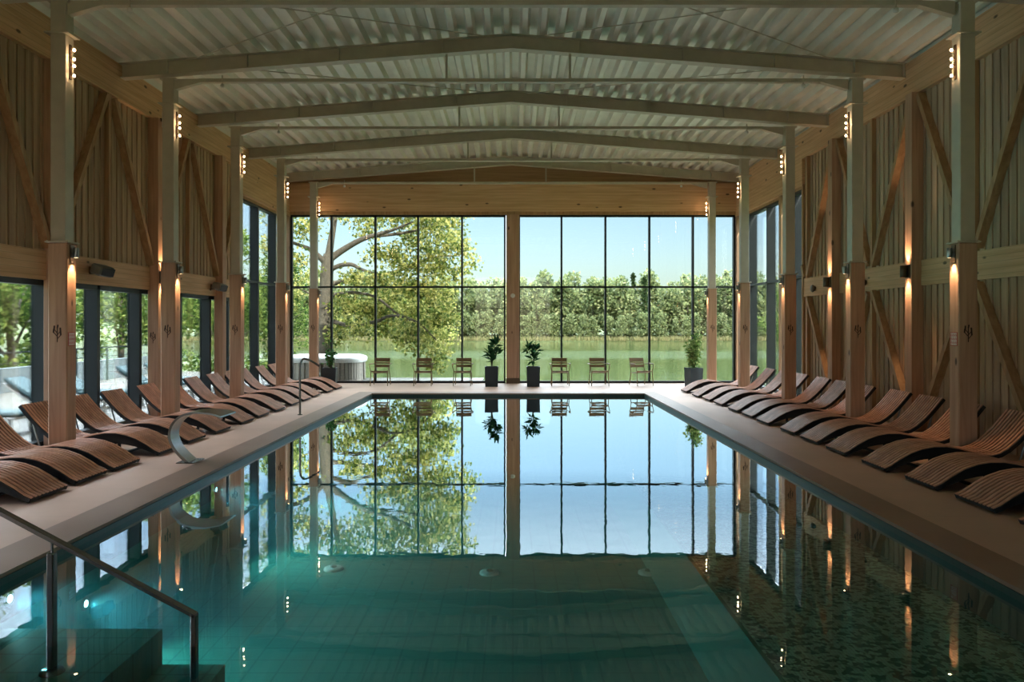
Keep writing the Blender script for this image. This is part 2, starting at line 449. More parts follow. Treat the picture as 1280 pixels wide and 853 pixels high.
for s in (-1, 1):
    q = MB()
    pts = [(s*5.88, 5.9), (s*5.42, 6.03), (s*5.42, 6.09), (s*5.88, 6.085)]
    if s > 0: pts = pts[::-1]
    q.prism(pts, -.05, .05); q.build('bracket', M['steel'], t0)
    q = MB(); q.box(s*1.08-.02-.05, s*1.08+.02-.05, -.02, .02, 6.09, raf_z(1.08)+.004); q.build('hanger', M['steel'], t0)
wh = ['', '', '', 'above the nearest pair of columns', 'over the second pair of columns', 'over the third pair of columns', 'over the fourth pair of columns', 'over the last pair of columns by the far glazing']
for i, d in enumerate(DK):
    yc = d+.11
    if i < 2: continue
    r = r0 if i == 2 else copy_tree(r0)
    r.location = (-.03, yc, 0)
    tag(r, 'grey steel roof rafter '+(wh[i] or 'behind the camera'), 'roof beam', 'steel rafters under the roof deck')
    t = t0 if i == 2 else copy_tree(t0)
    t.location = (-.03, yc, 0)
    tag(t, 'thin straight steel tie with hangers '+(wh[i] or 'behind the camera'), 'tie beam', 'steel ties under the rafters')

# small spotlight hanging from each tie
sp0 = empty('tie_spotlight', (0, 0, 0))
a = MB(); a.tube([(0, 0, 6.14), (0, 0, 5.99)], .012, 8); a.build('stem', M['steel'], sp0)
a = MB(); a.lathe([(0, 5.99), (.03, 5.985), (.036, 5.955), (.03, 5.93), (0, 5.925)], n=12); a.build('lamp_head', M['white'], sp0)
first = True
for i, d in enumerate(DK[3:]):
    for s in (-1, 1):
        o = sp0 if first else copy_tree(sp0); first = False
        o.location = (s*5.06, d+.045, 0)
        tag(o, 'tiny white spotlight on the %s of the %s tie from the camera' % ('left end' if s < 0 else 'right end', ORD[i]), 'spotlight', 'spotlights on the ties')
# cross rods under the deck
for i, (xa, ya, xb, yb, nm) in enumerate(((-5.6, DK[3], -.3, DK[4], 'left half of the first bay'), (5.6, DK[3], .3, DK[4], 'right half of the first bay'),
        (-.3, DK[3], -5.6, DK[4], 'left half of the first bay, crossing'), (.3, DK[3], 5.6, DK[4], 'right half of the first bay, crossing'),
        (5.6, DK[4], .3, DK[5], 'right half of the second bay'), (-5.6, DK[4], -.3, DK[5], 'left half of the second bay'))):
    a = MB(); a.tube([(xa, ya+.2, raf_z(xa)+.2), (xb, yb, raf_z(xb)+.2)], .009, 6)
    tag(a.build('bracing_rod', M['steel']), 'thin diagonal steel rod under the roof in the '+nm, 'bracing rod', 'roof bracing rods')

# ------------------------------------------------------------------ side walls
APEX = [D0-.3+S_*k for k in range(-5, 4)]       # brace tops
FOOT = [a+S_/2 for a in APEX]
RB, RT = 2.46, 2.89                             # rail
BB = 5.72                                       # ring beam underside
def clad(mb, s, ya, yb, z0, z1):
    y = ya; k = 0
    while y < yb-.01:
        w_ = .07 if k % 2 else .11
        w_ = min(w_, yb-y)
        o = 0 if k % 2 else .018
        mb.box(s*(WX-o), s*(WX+.09), y+.002, y+w_-.002, z0, z1)
        y += w_; k += 1
def brace(mb, s, ya, za, yb, zb):
    mb.beam((s*(WX-.075), ya, za), (s*(WX-.075), yb, zb), .09, .13, up=(s, 0, 0))
EL, ER = 19.35, 18.15                           # where cladding ends on the left / right
for s, nm, END in ((-1, 'left', EL), (1, 'right', ER)):
    wroot = empty('wall_'+nm, (0, 0, 0)); struct(wroot)
    c = MB(); clad(c, s, Y0, END, RT, BB)
    if s > 0: clad(c, s, Y0, END, 0, RB)
    c.build('cladding', M['clad'], wroot)
    c = MB(); c.box(s*(WX-.1), s*(WX+.2), Y0, END, BB, 6.33); c.box(s*(WX-.1), s*(WX+.2), END, GY+.1, 5.12, 6.33)
    c.build('ring_beam', M['wood_y'], wroot)
    c = MB(); c.box(s*(WX-.06), s*(WX+.2), Y0, END, RB, RT); c.build('mid_rail', M['wood_y'], wroot)
    c = MB(); c.box(s*(WX+.0), s*(WX+.2), END, GY+.1, 5.04, 5.12); c.box(s*(WX-.08), s*(WX+.2), END-.01, END+.07, 0 if s > 0 else RT, 5.12)
    c.box(s*(WX-.04), s*(WX+.22), 19.72, 19.9, 0, 5.12) if s > 0 else None
    c.build('jamb', M['brace'], wroot)
    thick = APEX if s > 0 else FOOT
    thin = FOOT if s > 0 else APEX
    for y in thick:
        if y > END or y < Y0: continue
        c = MB(); c.box(s*(WX-.22), s*(WX-.02), y-.11, y+.11, 0, BB, .006); c.build('wall_post', M['wood_z'], wroot)
    for y in thin:
        if y > END or y < Y0: continue
        c = MB(); c.box(s*(WX-.1), s*(WX-.02), y-.04, y+.04, RT, BB)
        if s > 0: c.box(s*(WX-.1), s*(WX-.02), y-.04, y+.04, 0, RB)
        c.build('wall_stud', M['brace'], wroot)
    for a_ in APEX:
        for q in (-1, 1):
            y1 = a_+q*S_/2
            if max(a_, y1) > END+.3 and not (a_ > END and q < 0): continue
            ya, za, yb_, zb = a_+q*.12, BB-.05, y1-q*.1, RT+.05
            if a_ > END:
                tt = (END-.05-ya)/(yb_-ya); ya, za = END-.05, za+(zb-za)*tt
            if y1 < Y0 or a_ < Y0: continue
            c = MB(); brace(c, s, ya, za, yb_, zb); c.build('brace', M['brace'], wroot)
            if s > 0 and a_ < END:
                c = MB(); brace(c, s, y1-q*.1, RB-.05, a_+q*.12, .05); c.build('brace', M['brace'], wroot)
    # outer skin behind the boards
    c = MB(); c.box(s*(WX+.09), s*(WX+.2), Y0, END, RT, BB)
    if s > 0: c.box(s*(WX+.09), s*(WX+.2), Y0, END, 0, RB)
    c.build('sheathing', M['clad'], wroot)

# ------------------------------------------------------------------ far wall and glazing
wf = empty('wall_far', (0, 0, 0)); struct(wf)
c = MB(); c.box(-WX, WX, GY-.12, GY+.15, 5.27, 6.13); c.build('lintel_beam', M['wood_x'], wf)
c = MB(); c.box(-WX+.02, WX-.02, GY-.05, GY+.15, 5.17, 5.27); c.build('head_board', M['brace'], wf)
c = MB()
for s in (-1, 1):
    xa, xb = (-WX, 0) if s < 0 else (0, WX)
    c.prism([(xa, 6.13), (xb, 6.13), (xb, roofz(xb)+.1), (xa, roofz(xa)+.1)], GY+.02, GY+.15)
c.build('gable', M['gable'], wf)
c = MB(); c.box(-.2, .2, GY-.12, GY+.15, .16, 5.17, .006); pc = c.build('centre_post', M['wood_z'], wf)
c = MB(); c.box(-.21, .21, GY-.13, GY+.15, 0, .16); c.build('post_shoe', M['bronze'], wf)
for s in (-1, 1):
    c = MB(); c.box(s*(WX-.08), s*(WX-.0), GY-.12, GY+.15, 0, 5.17); c.build('corner_post', M['wood_z'], wf)
c = MB(); c.lathe([(0, -.03), (.06, -.03), (.07, -.01), (.07, 0)], (0, GY-.12, Z(370, GY)), 16, 'y'); c.build('round_button', M['white'], wf)
def window(name, segs, horiz, plane, outer, glass=M['glass'], mat=M['mull'], fw=.05, fd=.14):
    """segs: list of positions of verticals; plane=('y',v) or ('x',v)"""
    root = empty(name, (0, 0, 0)); struct(root)
    ax, v = plane; z0, z1 = outer
    fr = MB()
    def bx(a, b, za, zb, o0, o1):
        if ax == 'y': return fr.box(a, b, v+o0, v+o1, za, zb)
        return fr.box(min(v+o0, v+o1), max(v+o0, v+o1), a, b, za, zb)
    for p_, wd in segs: bx(p_-wd/2, p_+wd/2, z0, z1, 0, fd)
    a, b = segs[0][0], segs[-1][0]
    for zz, hh in horiz: bx(a, b, zz-hh/2, zz+hh/2, 0, abs(fd)*.7*(1 if fd > 0 else -1))
    fr.build('window_frame', mat, root)
    g = MB(); h = fd*(.9 if abs(fd) > .2 else .5)
    for (p0, w0), (p1, w1) in zip(segs[:-1], segs[1:]):
        if ax == 'y': g.box(p0+w0/2, p1-w1/2, v+h, v+h+.012, z0+.03, z1-.03)
        else: g.box(v+h, v+h+.012, p0+w0/2, p1-w1/2, z0+.03, z1-.03)
    g.build('window_pane', glass, root)
    return root
HM = Z(359, GY)
L_ = [(X(p, GY), .055) for p in (364, 414, 469, 522.5, 577.5, 631)]
R_ = [(X(p, GY), .055) for p in (649, 702, 757, 812, 866.5, 918)]
for nm, sg in (('window_1', L_), ('window_2', R_)):
    window(nm, sg, [(.035, .07), (HM, .055), (5.14, .06)], ('y', GY), (0, 5.17), M['dimmed'])
# side glazing: deep dark mullions
LM = [Y0+.05+1.55*k for k in range(12)]
LM = [y for y in LM if y < 9.5]+[9.9, 11.45, 12.85, 14.3, 16.05, 17.6, 18.75]
window('window_3', [(y, .09) for y in LM]+[(19.35, .09)], [(.04, .08), (RB-.04, .08)], ('x', -WX), (0, RB), mat=M['dark'], fd=-.22)
window('window_4', [(19.4, .09), (20.93, .09), (22.48, .09), (GY-.06, .09)], [(.04, .08), (2.95, .05), (5.02, .06)], ('x', -WX), (0, 5.04), mat=M['dark'], fd=-.22)
window('window_5', [(18.25, .09), (18.98, .09), (20.95, .09), (22.55, .09), (GY-.06, .09)], [(.04, .08), (2.95, .05), (5.02, .06)], ('x', WX), (0, 5.04), mat=M['dark'], fd=.22)
# far end behind the camera: the same timber frame with wide glazing
wb = empty('wall_back', (0, 0, 0)); struct(wb)
c = MB(); c.box(-WX, WX, Y0-.2, Y0, 5.3, 6.13); c.build('lintel_beam', M['wood_x'], wb)
c = MB()
for s in (-1, 1):
    xa, xb = (-WX, 0) if s < 0 else (0, WX)
    c.prism([(xa, 6.13), (xb, 6.13), (xb, roofz(xb)+.1), (xa, roofz(xa)+.1)], Y0-.2, Y0-.05)
for s in (-1, 1): c.box(s*2.72, s*WX, Y0-.2, Y0, 0, 5.3)
c.build('gable', M['gable'], wb)
window('window_6', [(-2.72+1.36*k, .055) for k in range(5)], [(.035, .07), (HM, .055), (5.25, .06)], ('y', Y0), (0, 5.3), fd=-.14)

# ------------------------------------------------------------------ columns
def twig(mb, c, ax, up, s=1.0, n=None):
    """small burnt tree mark: stem with side sprigs; ax = sideways axis, n = outward normal"""
    c, ax, up, n = Vector(c), Vector(ax), Vector(up), Vector(n)
    def P(a, b): return c+ax*a*s+up*b*s+n*.002
    mb.beam(P(0, -.13), P(0, .1), .012*s, .004, up=n)
    for a, b, q in ((-1, .0, .06), (1, .02, .05), (-1, .05, .05), (1, -.04, .055)):
        mb.beam(P(0, b-.04), P(a*q, b+.02), .01*s, .004, up=n)
        mb.beam(P(a*q, b+.015), P(a*q*.9, b+.075), .022*s, .004, up=n)
    mb.beam(P(0, .09), P(.01, .14), .02*s, .004, up=n)
col_l = []
def spot(parent, loc, direction, energy, size=70, blend=.6, color=(1, .6, .32), rad=.02):
    ld = bpy.data.lights.new('lamp_light', 'SPOT'); ld.energy = energy; ld.color = color
    ld.spot_size = math.radians(size); ld.spot_blend = blend; ld.shadow_soft_size = rad
    o = bpy.data.objects.new('lamp_light', ld); COL.objects.link(o); o.parent = parent
    o.location = loc; o.rotation_euler = Vector(direction).to_track_quat('-Z', 'Y').to_euler()
    return o
CXC = 5.99; CW = .25; CD = .22
def make_column(s):
    e = empty('timber_column', (0, 0, 0))
    a = MB(); a.box(-CW/2, CW/2, 0, CD, 0, 2.88, .012); a.build('timber_shaft', M['wood_z'], e)
    a = MB(); a.box(-CW/2-.03, CW/2+.03, -.03, CD+.03, 2.88, 2.9, .004)
    for q in (-1, 1):
        for y in (0, CD): a.lathe([(0, 2.912), (.011, 2.912), (.011, 2.9)], (q*(CW/2+.012), y, 0), 6)
    a.build('collar_plate', M['steel'], e)
    a = MB(); a.box(-.1, .1, .01, .21, 2.9, 6.09, .008); a.build('steel_shaft', M['steel'], e)
    a = MB(); a.box(-.16, .16, -.03, .25, 5.635, 5.655); a.build('flange_plate', M['steel'], e)
    a = MB(); a.box(-.14, .14, -.0, .22, 6.06, 6.088); a.build('cap_plate', M['steel'], e)
    a = MB(); twig(a, (0, 0, 1.68), (1, 0, 0), (0, 0, 1), .85, (0, -1, 0)); a.build('tree_mark', M['mark'], e)
    return e
pairs = ['nearest to the camera', 'second from the camera', 'third from the camera', 'fourth from the camera', 'farthest, beside the end glazing']
for s, nm in ((-1, 'left'), (1, 'right')):
    base = make_column(s); cols = []
    for i, d in enumerate(DK):
        if i < 2: continue
        e = base if i == 2 else copy_tree(base)
        e.location = (s*CXC, d, 0)
        j = i-3
        lb = ('timber and steel column on the %s row behind the camera' % nm) if j < 0 else 'timber column with steel top in the %s row, %s' % (nm, pairs[j])
        tag(e, lb, 'column', 'columns along the pool hall', 'thing'); cols.append(e)
    for i, d in enumerate(DK):
        if i < 3: continue
        j = i-3; xi = -s*(CW/2)      # inner face, local
        nth = 'just behind the camera' if j < 0 else pairs[j]
        # lower downlight under the collar
        e = empty('downlight', (s*CXC, d+.11, 0), 0, 'small bronze downlight below the collar of the %s column %s' % (nm, nth), 'wall light', 'downlights on the columns')
        a = MB(); a.box(xi, xi-s*.015, -.05, .05, 2.62, 2.86, .003); a.build('back_plate', M['bronze'], e)
        a = MB(); a.tube([(xi-s*.01, 0, 2.76), (xi-s*.055, 0, 2.76)], .012, 8)
        a.lathe([(0, 2.82), (.03, 2.82), (.034, 2.81), (.034, 2.7), (.028, 2.69)], (xi-s*.06, 0, 0), 14); a.build('housing', M['chrome'], e)
        a = MB(); a.lathe([(0, 2.697), (.026, 2.697)], (xi-s*.06, 0, 0), 12); a.build('lens', M['sconce_glow'], e)
        spot(e, (xi-s*.06, 0, 2.68), (s*.17, 0, -1), 16 if j >= 0 else 8, 60, .8)
        # upper row of bare bulbs
        e = empty('bulb_strip', (s*CXC, d+.11, 0), 0, 'row of four warm bare bulbs high on the %s column %s' % (nm, nth), 'wall light', 'bulb strips on the columns')
        xs = -s*.1
        a = MB(); a.box(xs, xs-s*.02, -.02, .02, 5.06, 5.52); a.build('mounting_bar', M['bronze'], e)
        for zz in (5.45, 5.33, 5.24, 5.11):
            a = MB(); a.tube([(xs-s*.02, 0, zz+.01), (xs-s*.045, 0, zz+.01)], .012, 8)
            a.build('socket', M['bronze'], e)
            a = MB(); a.lathe([(0, .02), (.009, .017), (.015, .007), (.017, -.004), (.011, -.015), (0, -.02)], (xs-s*.06, 0, zz), 12)
            a.build('bulb', M['bulb'], e)
        spot(e, (xs-s*.07, 0, 5.48), (s*.12, 0, -1), 12 if j >= 0 else 5, 75, .8)

# safety stickers on the nearest columns
for s, nm in ((-1, 'left'), (1, 'right')):
    e = empty('safety_sticker', (s*(CXC-CW/2)-s*.002, DK[3]+.11, Z(424, 10.2)), 0, 'small red and white pictogram sticker on the inner face of the nearest %s column' % nm, 'sticker', 'safety stickers')
    a = MB(); a.box(-.001, .001, -.08, .08, -.09, .09); a.build('backing', M['white'], e)
    red = plain('sticker_red', S(178, 52, 44), .6)
    r = MB()
    for yy, y2, z0, z1 in ((-.08, .08, .08, .09), (-.08, .08, -.09, -.08), (-.08, -.07, -.09, .09), (.07, .08, -.09, .09)):
        r.box(-.002*1, .002, yy, y2, z0, z1)
    for iy in range(3):
        for iz in range(3):
            cy_, cz_ = -.045+iy*.045, -.05+iz*.05
            pts = [(0, cy_+.017*math.cos(t*PI/6), cz_+.017*math.sin(t*PI/6)) for t in range(13)]
            r.tube(pts, .003, 5); r.beam((0, cy_-.011, cz_-.011), (0, cy_+.011, cz_+.011), .004, .006, up=(1, 0, 0))
    r.build('pictograms', red, e)

# wall sconces up and down on the posts
def sconce(s, y, label):
    e = empty('wall_sconce', (s*(WX-.22), y, 2.7), 0, label, 'wall light', 'up and down sconces')
    a = MB(); a.box(0, -s*.02, -.07, .07, -.11, .11, .003); a.build('back_plate', M['bronze'], e)
    a = MB(); a.lathe([(.05, -.1), (.058, -.095), (.058, .095), (.05, .1)], (-s*.08, 0, 0), 18)
    a.lathe([(.058, .1), (.05, .1), (.05, .07), (0, .07)], (-s*.08, 0, 0), 18); a.lathe([(.058, -.1), (.05, -.1), (.05, -.07), (0, -.07)], (-s*.08, 0, 0), 18)
    a.build('housing', M['bronze'], e)
    for q in (-1, 1):
        a = MB(); a.lathe([(0, q*.072), (.046, q*.072)], (-s*.08, 0, 0), 14); a.build('lens', M['sconce_glow'], e)
        spot(e, (-s*.08, 0, q*.085), (s*.2, 0, q), 17, 62, .8)
ax_ = [a for a in APEX if 5 < a < ER]; fx_ = [a for a in FOOT if 5 < a < EL]
for y in ax_:
    if y > 12: sconce(1, y, 'bronze up and down sconce on the right wall rail, '+('larger one nearer the camera' if y < 15 else 'smaller one nearer the windows'))
for y in fx_:
    if 14 < y < 15.5: sconce(-1, y, 'bronze up and down sconce on the left wall post just before the second column')
for y in fx_:
    if 14 < y < 15.5:
        e = empty('cylinder_spotlight', (-(WX-.3), y, Z(150, y)), 0, 'white cylinder spotlight high on the left wall post', 'wall light')
        a = MB(); a.lathe([(0, .14), (.05, .14), (.055, .13), (.055, -.14), (.048, -.145), (.045, -.11), (0, -.11)], n=16); a.build('housing', M['white'], e)
        a = MB(); a.box(-.09, -.04, -.02, .02, -.03, .03); a.build('bracket', M['bronze'], e)
# left-wall tree marks on posts belong to those posts
for y in fx_:
    if 14 < y < 15.5:
        a = MB(); twig(a, (-(WX-.12), y-.11, 1.55), (1, 0, 0), (0, 0, 1), .8, (0, -1, 0)); a.build('tree_mark', M['mark'], bpy.data.objects['wall_left'])

# loudspeakers on the left rail
sp = empty('wall_speaker', (0, 0, 0))
a = MB(); a.box(.0, .03, -.05, .05, -.06, .06, .003); a.tube([(.02, 0, 0), (.1, 0, 0)], .015, 8); a.build('bracket', M['bronze'], sp)
a = MB()
R3 = Matrix.Rotation(math.radians(18), 3, 'Y') @ Matrix.Rotation(math.radians(-8), 3, 'Z')
a.obox((.19, 0, 0), (.22, .34, .17), R3, .03); a.build('cabinet', M['grey'], sp)
a = MB(); a.obox(Vector((.19, 0, 0))+R3 @ Vector((.112, 0, 0)), (.006, .3, .13), R3, .002); a.build('grille', M['lframe'], sp)
sp.location = (-(WX-.06), 12.5, 2.68); tag(sp, 'grey loudspeaker on the left rail just past the nearest column', 'speaker', 'wall speakers')
s2 = copy_tree(sp); s2.location = (-(WX-.06), 17.5, 2.66); tag(s2, 'grey loudspeaker on the left rail between the second and third columns', 'speaker', 'wall speakers')
for y, lb in ((17.45, 'beside the farther sconce'), (14.95, 'beyond the second column')):
    e = empty('rail_knob', (WX-.06, y, 2.62), 0, 'round dark wall fitting on the right rail '+lb, 'wall fitting', 'rail fittings')
    a = MB(); a.lathe([(0, -.09), (.07, -.085), (.09, -.06), (.06, -.02), (.05, 0)], (0, 0, 0), 18, 'x'); a.build('dome', M['bronze'], e)

# ------------------------------------------------------------------ curved loungers
PROF = [(0, .05), (.07, .08), (.18, .155), (.32, .235), (.46, .285), (.6, .31), (.75, .31), (.9, .285), (1.05, .245), (1.18, .215), (1.3, .205),
        (1.4, .23), (1.5, .29), (1.6, .375), (1.7, .475), (1.8, .59), (1.89, .70)]
def offs(prof, d):
    out = []
    for i, (x, z) in enumerate(prof):
        a, b = prof[max(i-1, 0)], prof[min(i+1, len(prof)-1)]
        t = Vector((b[0]-a[0], b[1]-a[1])).normalized(); out.append((x-t.y*d, z+t.x*d))
    return out
def strip(mb, prof, d0, d1, y0, y1):
    lo, hi = offs(prof, d0), offs(prof, d1); n = len(prof); vs = []
    for (xa, za), (xb, zb) in zip(lo, hi): vs += [(xa, y0, za), (xa, y1, za), (xb, y0, zb), (xb, y1, zb)]
    fs = []
    for i in range(n-1):
        a, b = i*4, (i+1)*4
        fs += [(a+2, b+2, b+3, a+3), (a, a+1, b+1, b), (a, b, b+2, a+2), (a+1, a+3, b+3, b+1)]
    fs += [(0, 2, 3, 1), (n*4-4, n*4-3, n*4-1, n*4-2)]
    mb.add(vs, fs)
LW = .66
def make_lounger():
    e = empty('curved_lounger', (0, 0, 0))
    a = MB(); ns = 10; sw = LW/ns
    for k in range(ns): strip(a, PROF, 0, .011, -LW/2+k*sw+.015, -LW/2+(k+1)*sw-.015)
    a.build('slats', M['slat'], e)
    a = MB()
    for y in (-LW/2+.0, LW/2-.03):
        strip(a, PROF, -.045, -.001, y, y+.03)
        seg = PROF[1:10]; vs = []          # dark plate added as the shade under the knee arch
        for i, (x, z) in enumerate(seg):
            t = math.sin(PI*i/(len(seg)-1)); zl = z-.04-.09*t
            vs += [(x, y, zl), (x, y+.03, zl), (x, y, z-.01), (x, y+.03, z-.01)]
        a.add(vs, [q for i in range(len(seg)-1) for q in ((i*4, i*4+1, i*4+5, i*4+4), (i*4, i*4+4, i*4+6, i*4+2), (i*4+1, i*4+3, i*4+7, i*4+5))])
    for i in (0, 3, 6, 9, 12, 15):
        x, z = PROF[i]; a.box(x-.0, x+.04, -LW/2+.03, LW/2-.03, z-.03, z-.004)
    strip(a, PROF, -.012, -.003, -LW/2+.03, LW/2-.03)  # black sheet added to darken the slat gaps like shade
    a.build('frame', M['lframe'], e)
    for sx, x0, zt in ((0, .55, .27), (1, 1.12, .2)):
        a = MB()
        for y in (-LW/2+.04, LW/2-.04): a.beam((x0, y, 0), (x0+.02, y, zt), .03, .03, up=(0, 1, 0))
        a.beam((x0, -LW/2+.04, .02), (x0, LW/2-.04, .02), .03, .03)
        a.build('support', M['lframe'], e)
    for y in (-LW/2+.04, LW/2-.04):
        a = MB(); a.tube([(1.76, y, .5), (1.62, y, .012)], .013, 8); a.tube([(1.62, y, .014), (1.14, y, .014)], .013, 8)
        a.build('leg', M['chrome'], e)
    a = MB(); a.tube([(1.62, -LW/2+.04, .03), (1.62, LW/2-.04, .03)], .012, 8); a.build('crossbar', M['chrome'], e)
    return e
lg0 = make_lounger()
RD = [6.9, 7.93, 8.93, 9.98, 11.12, 12.1, 13.08, 14.28, 15.3, 16.26, 17.5, 18.5, 19.45, 20.75]
LD = [8.36, 9.22, 10.02, 11.15, 12.2, 13.22, 14.42, 15.4, 16.38, 17.55, 18.55, 19.5, 20.75, 21.75]
used = False
for side, lst, x0 in ((1, RD, 4.55), (-1, LD, -4.86)):
    for i, far in enumerate(lst):
        o = lg0 if not used else copy_tree(lg0); used = True
        jit = random.uniform(-.03, .03)
        o.location = (x0+jit*side, far-LW/2, 0)
        o.rotation_euler = (0, 0, (0 if side > 0 else PI)+random.uniform(-.02, .02)*0)
        nm = 'right' if side > 0 else 'left'
        tag(o, 'wave-shaped wooden slat lounger on the %s deck, %s in the row from the camera' % (nm, ORD[i]), 'lounger', 'wooden loungers along the %s side of the pool' % nm)

# ------------------------------------------------------------------ armchairs by the far glazing
def make_chair():
    e = empty('garden_armchair', (0, 0, 0))
    a = MB()       # seat slats run side to side, slightly dished
    for k in range(7):
        y = -.22+k*.068; z = .43-.03*math.sin(PI*k/6)-(.012*k)
        a.box(-.24, .24, y, y+.055, z, z+.012, .004)
    a.build('seat', M['chair'], e)
    a = MB()
    for z0, z1, yo in ((.52, .6, .3), (.625, .67, .335), (.685, .80, .36)):
        a.obox((0, yo, (z0+z1)/2), (.44, .014, z1-z0), Matrix.Rotation(math.radians(-14), 3, 'X'), .004)
    for q in (-1, 1): a.tube([(q*.22, .25, .36), (q*.22, .29, .5), (q*.22, .375, .8)], .011, 8)
    a.build('backrest', M['chair'], e)
    for q in (-1, 1):
        a = MB(); a.tube([(q*.245, -.2, .43), (q*.255, -.26, 0)], .012, 8); a.build('leg', M['chair'], e)
        a = MB(); a.tube([(q*.235, .22, .38), (q*.25, .32, 0)], .012, 8); a.build('leg', M['chair'], e)
        a = MB(); a.tube([(q*.25, -.2, .42), (q*.29, -.21, .6), (q*.29, -.17, .635), (q*.285, .2, .625), (q*.235, .33, .62)], .011, 8)
        a.box(q*.29-.025, q*.29+.025, -.17, .18, .636, .65, .004); a.build('armrest', M['chair'], e)
    a = MB(); a.tube([(-.24, -.2, .42), (.24, -.2, .42)], .011, 8); a.tube([(-.235, .2, .37), (.235, .2, .37)], .011, 8); a.build('seat_rail', M['chair'], e)
    return e
ch0 = make_chair()
CHS = [(475.5, 0), (529, .04), (578.5, -.03), (700, .0), (748.5, .06), (802, .28)]
cl = ['leftmost of the six', 'second from the left', 'just left of the centre post plants', 'just right of the centre post plants', 'fifth from the left', 'rightmost, turned a little']
for i, (px, rz) in enumerate(CHS):
    o = ch0 if i == 0 else copy_tree(ch0)
    o.location = (X(px, 22.75), 22.75, 0); o.rotation_euler = (0, 0, rz)
    tag(o, 'khaki metal slatted armchair before the far glazing, '+cl[i], 'chair', 'armchairs facing the pool')

# ------------------------------------------------------------------ leaves and plants
def leaf_cloud(pts, size, rng, name, mat, parent, aspect=.5, norm_up=0.3, dirs=None):
    """one small folded leaf per point"""
    pts = np.asarray(pts, float); n = len(pts)
    d = rng.normal(size=(n, 3)) if dirs is None else dirs+rng.normal(size=(n, 3))*.35
    d /= np.linalg.norm(d, axis=1)[:, None]
    up = rng.normal(size=(n, 3)); up[:, 2] += norm_up*3
    s = np.cross(d, up); s /= np.linalg.norm(s, axis=1)[:, None]+1e-9
    nn = np.cross(s, d)
    L = size*rng.uniform(.6, 1.3, n)[:, None]
    a = pts; t = pts+d*L; m = pts+d*L*.45
    l_ = m+s*L*aspect*.5+nn*L*.08; r_ = m-s*L*aspect*.5+nn*L*.08
    v = np.stack([a, r_, t, l_], 1).reshape(-1, 3)
    me = bpy.data.meshes.new(name)
    me.vertices.add(4*n); me.vertices.foreach_set('co', v.ravel())
    me.loops.add(4*n); me.loops.foreach_set('vertex_index', np.arange(4*n, dtype=np.int32))
    me.polygons.add(n); me.polygons.foreach_set('loop_start', np.arange(0, 4*n, 4, dtype=np.int32))
    me.polygons.foreach_set('loop_total', np.full(n, 4, dtype=np.int32))
    me.update(calc_edges=True); me.validate(); me.materials.append(mat)
    o = bpy.data.objects.new(name, me); COL.objects.link(o)
    if parent: o.parent = parent
    return o
M['bark'] = plain('bark', S(98, 90, 80), .9, 0, .35, 14, .6)
M['stem'] = plain('plant_stem', S(96, 92, 60), .8)
M['leaf_plant'] = leafmat('plant_leaves', [S(28, 58, 44), S(44, 84, 56), S(66, 110, 70)], .15)
M['leaf_bush'] = leafmat('bush_leaves', [S(70, 105, 58), S(120, 150, 84), S(190, 200, 140)], .3)
M['leaf_dark'] = leafmat('thin_bush_leaves', [S(36, 74, 44), S(60, 110, 62), S(92, 140, 80)], .25)
M['leaf_oak'] = leafmat('tree_leaves', [S(70, 94, 52), S(118, 132, 70), S(172, 170, 96), S(220, 206, 136)], .5)
M['leaf_side'] = leafmat('side_tree_leaves', [S(46, 72, 36), S(78, 106, 48), S(118, 138, 68), S(160, 168, 96)], .4)
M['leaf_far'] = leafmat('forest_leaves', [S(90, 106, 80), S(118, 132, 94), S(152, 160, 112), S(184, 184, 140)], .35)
M['leaf_conifer'] = leafmat('conifer_leaves', [S(52, 70, 46), S(66, 84, 54), S(84, 100, 64)], .2)
rng = np.random.default_rng(5)

def planter(e, w_, h):
    a = MB(); b0, b1 = w_*.46, w_*.5
    vs = [(-b0, -b0, 0), (b0, -b0, 0), (b0, b0, 0), (-b0, b0, 0), (-b1, -b1, h), (b1, -b1, h), (b1, b1, h), (-b1, b1, h)]
    i1 = b1-.025
    vs += [(-i1, -i1, h), (i1, -i1, h), (i1, i1, h), (-i1, i1, h), (-i1, -i1, h-.06), (i1, -i1, h-.06), (i1, i1, h-.06), (-i1, i1, h-.06)]
    fs = [(3, 2, 1, 0)]
    for k in range(4):
        q = (k+1) % 4
        fs += [(k, q, q+4, k+4), (k+4, q+4, q+8, k+8), (k+8, q+8, q+12, k+12)]
    a.add(vs, fs); a.build('planter', M['planter'], e)
    a = MB(); a.box(-i1, i1, -i1, i1, h-.08, h-.05); a.build('soil', M['soil'], e)
def rosette_plant(px, d, h, label, sticks, seed):
    g = np.random.default_rng(seed)
    e = empty('potted_plant', (X(px, d), d, 0), 0, label, 'potted plant', 'tall planters by the far glazing')
    planter(e, .39, .58)
    st = MB(); P = []; D = []
    for (x1, z1, y1) in sticks:
        pts = [(0, 0, .52), (x1*.25, y1*.3, .52+(z1-.52)*.45), (x1, y1, z1)]
        st.tube(pts, [.014, .011, .007], 7)
        for k in range(22):
            a = k*2.4; t = k/22
            base = np.array([x1, y1, z1-.12*(1-t)])
            dr = np.array([math.cos(a), math.sin(a), .1+1.1*t]); P.append(base); D.append(dr)
    st.build('stem', M['stem'], e)
    leaf_cloud(np.array(P), .25, g, 'foliage', M['leaf_plant'], e, .38, .5, np.array(D)/1.2)
rosette_plant(614.5, 22.4, 1, 'tall dark planter with spiky rosette plant left of the centre post', [(.12, 1.28, .05), (-.06, 1.0, .0), (-.01, .84, -.08), (.16, 1.05, -.02)], 3)
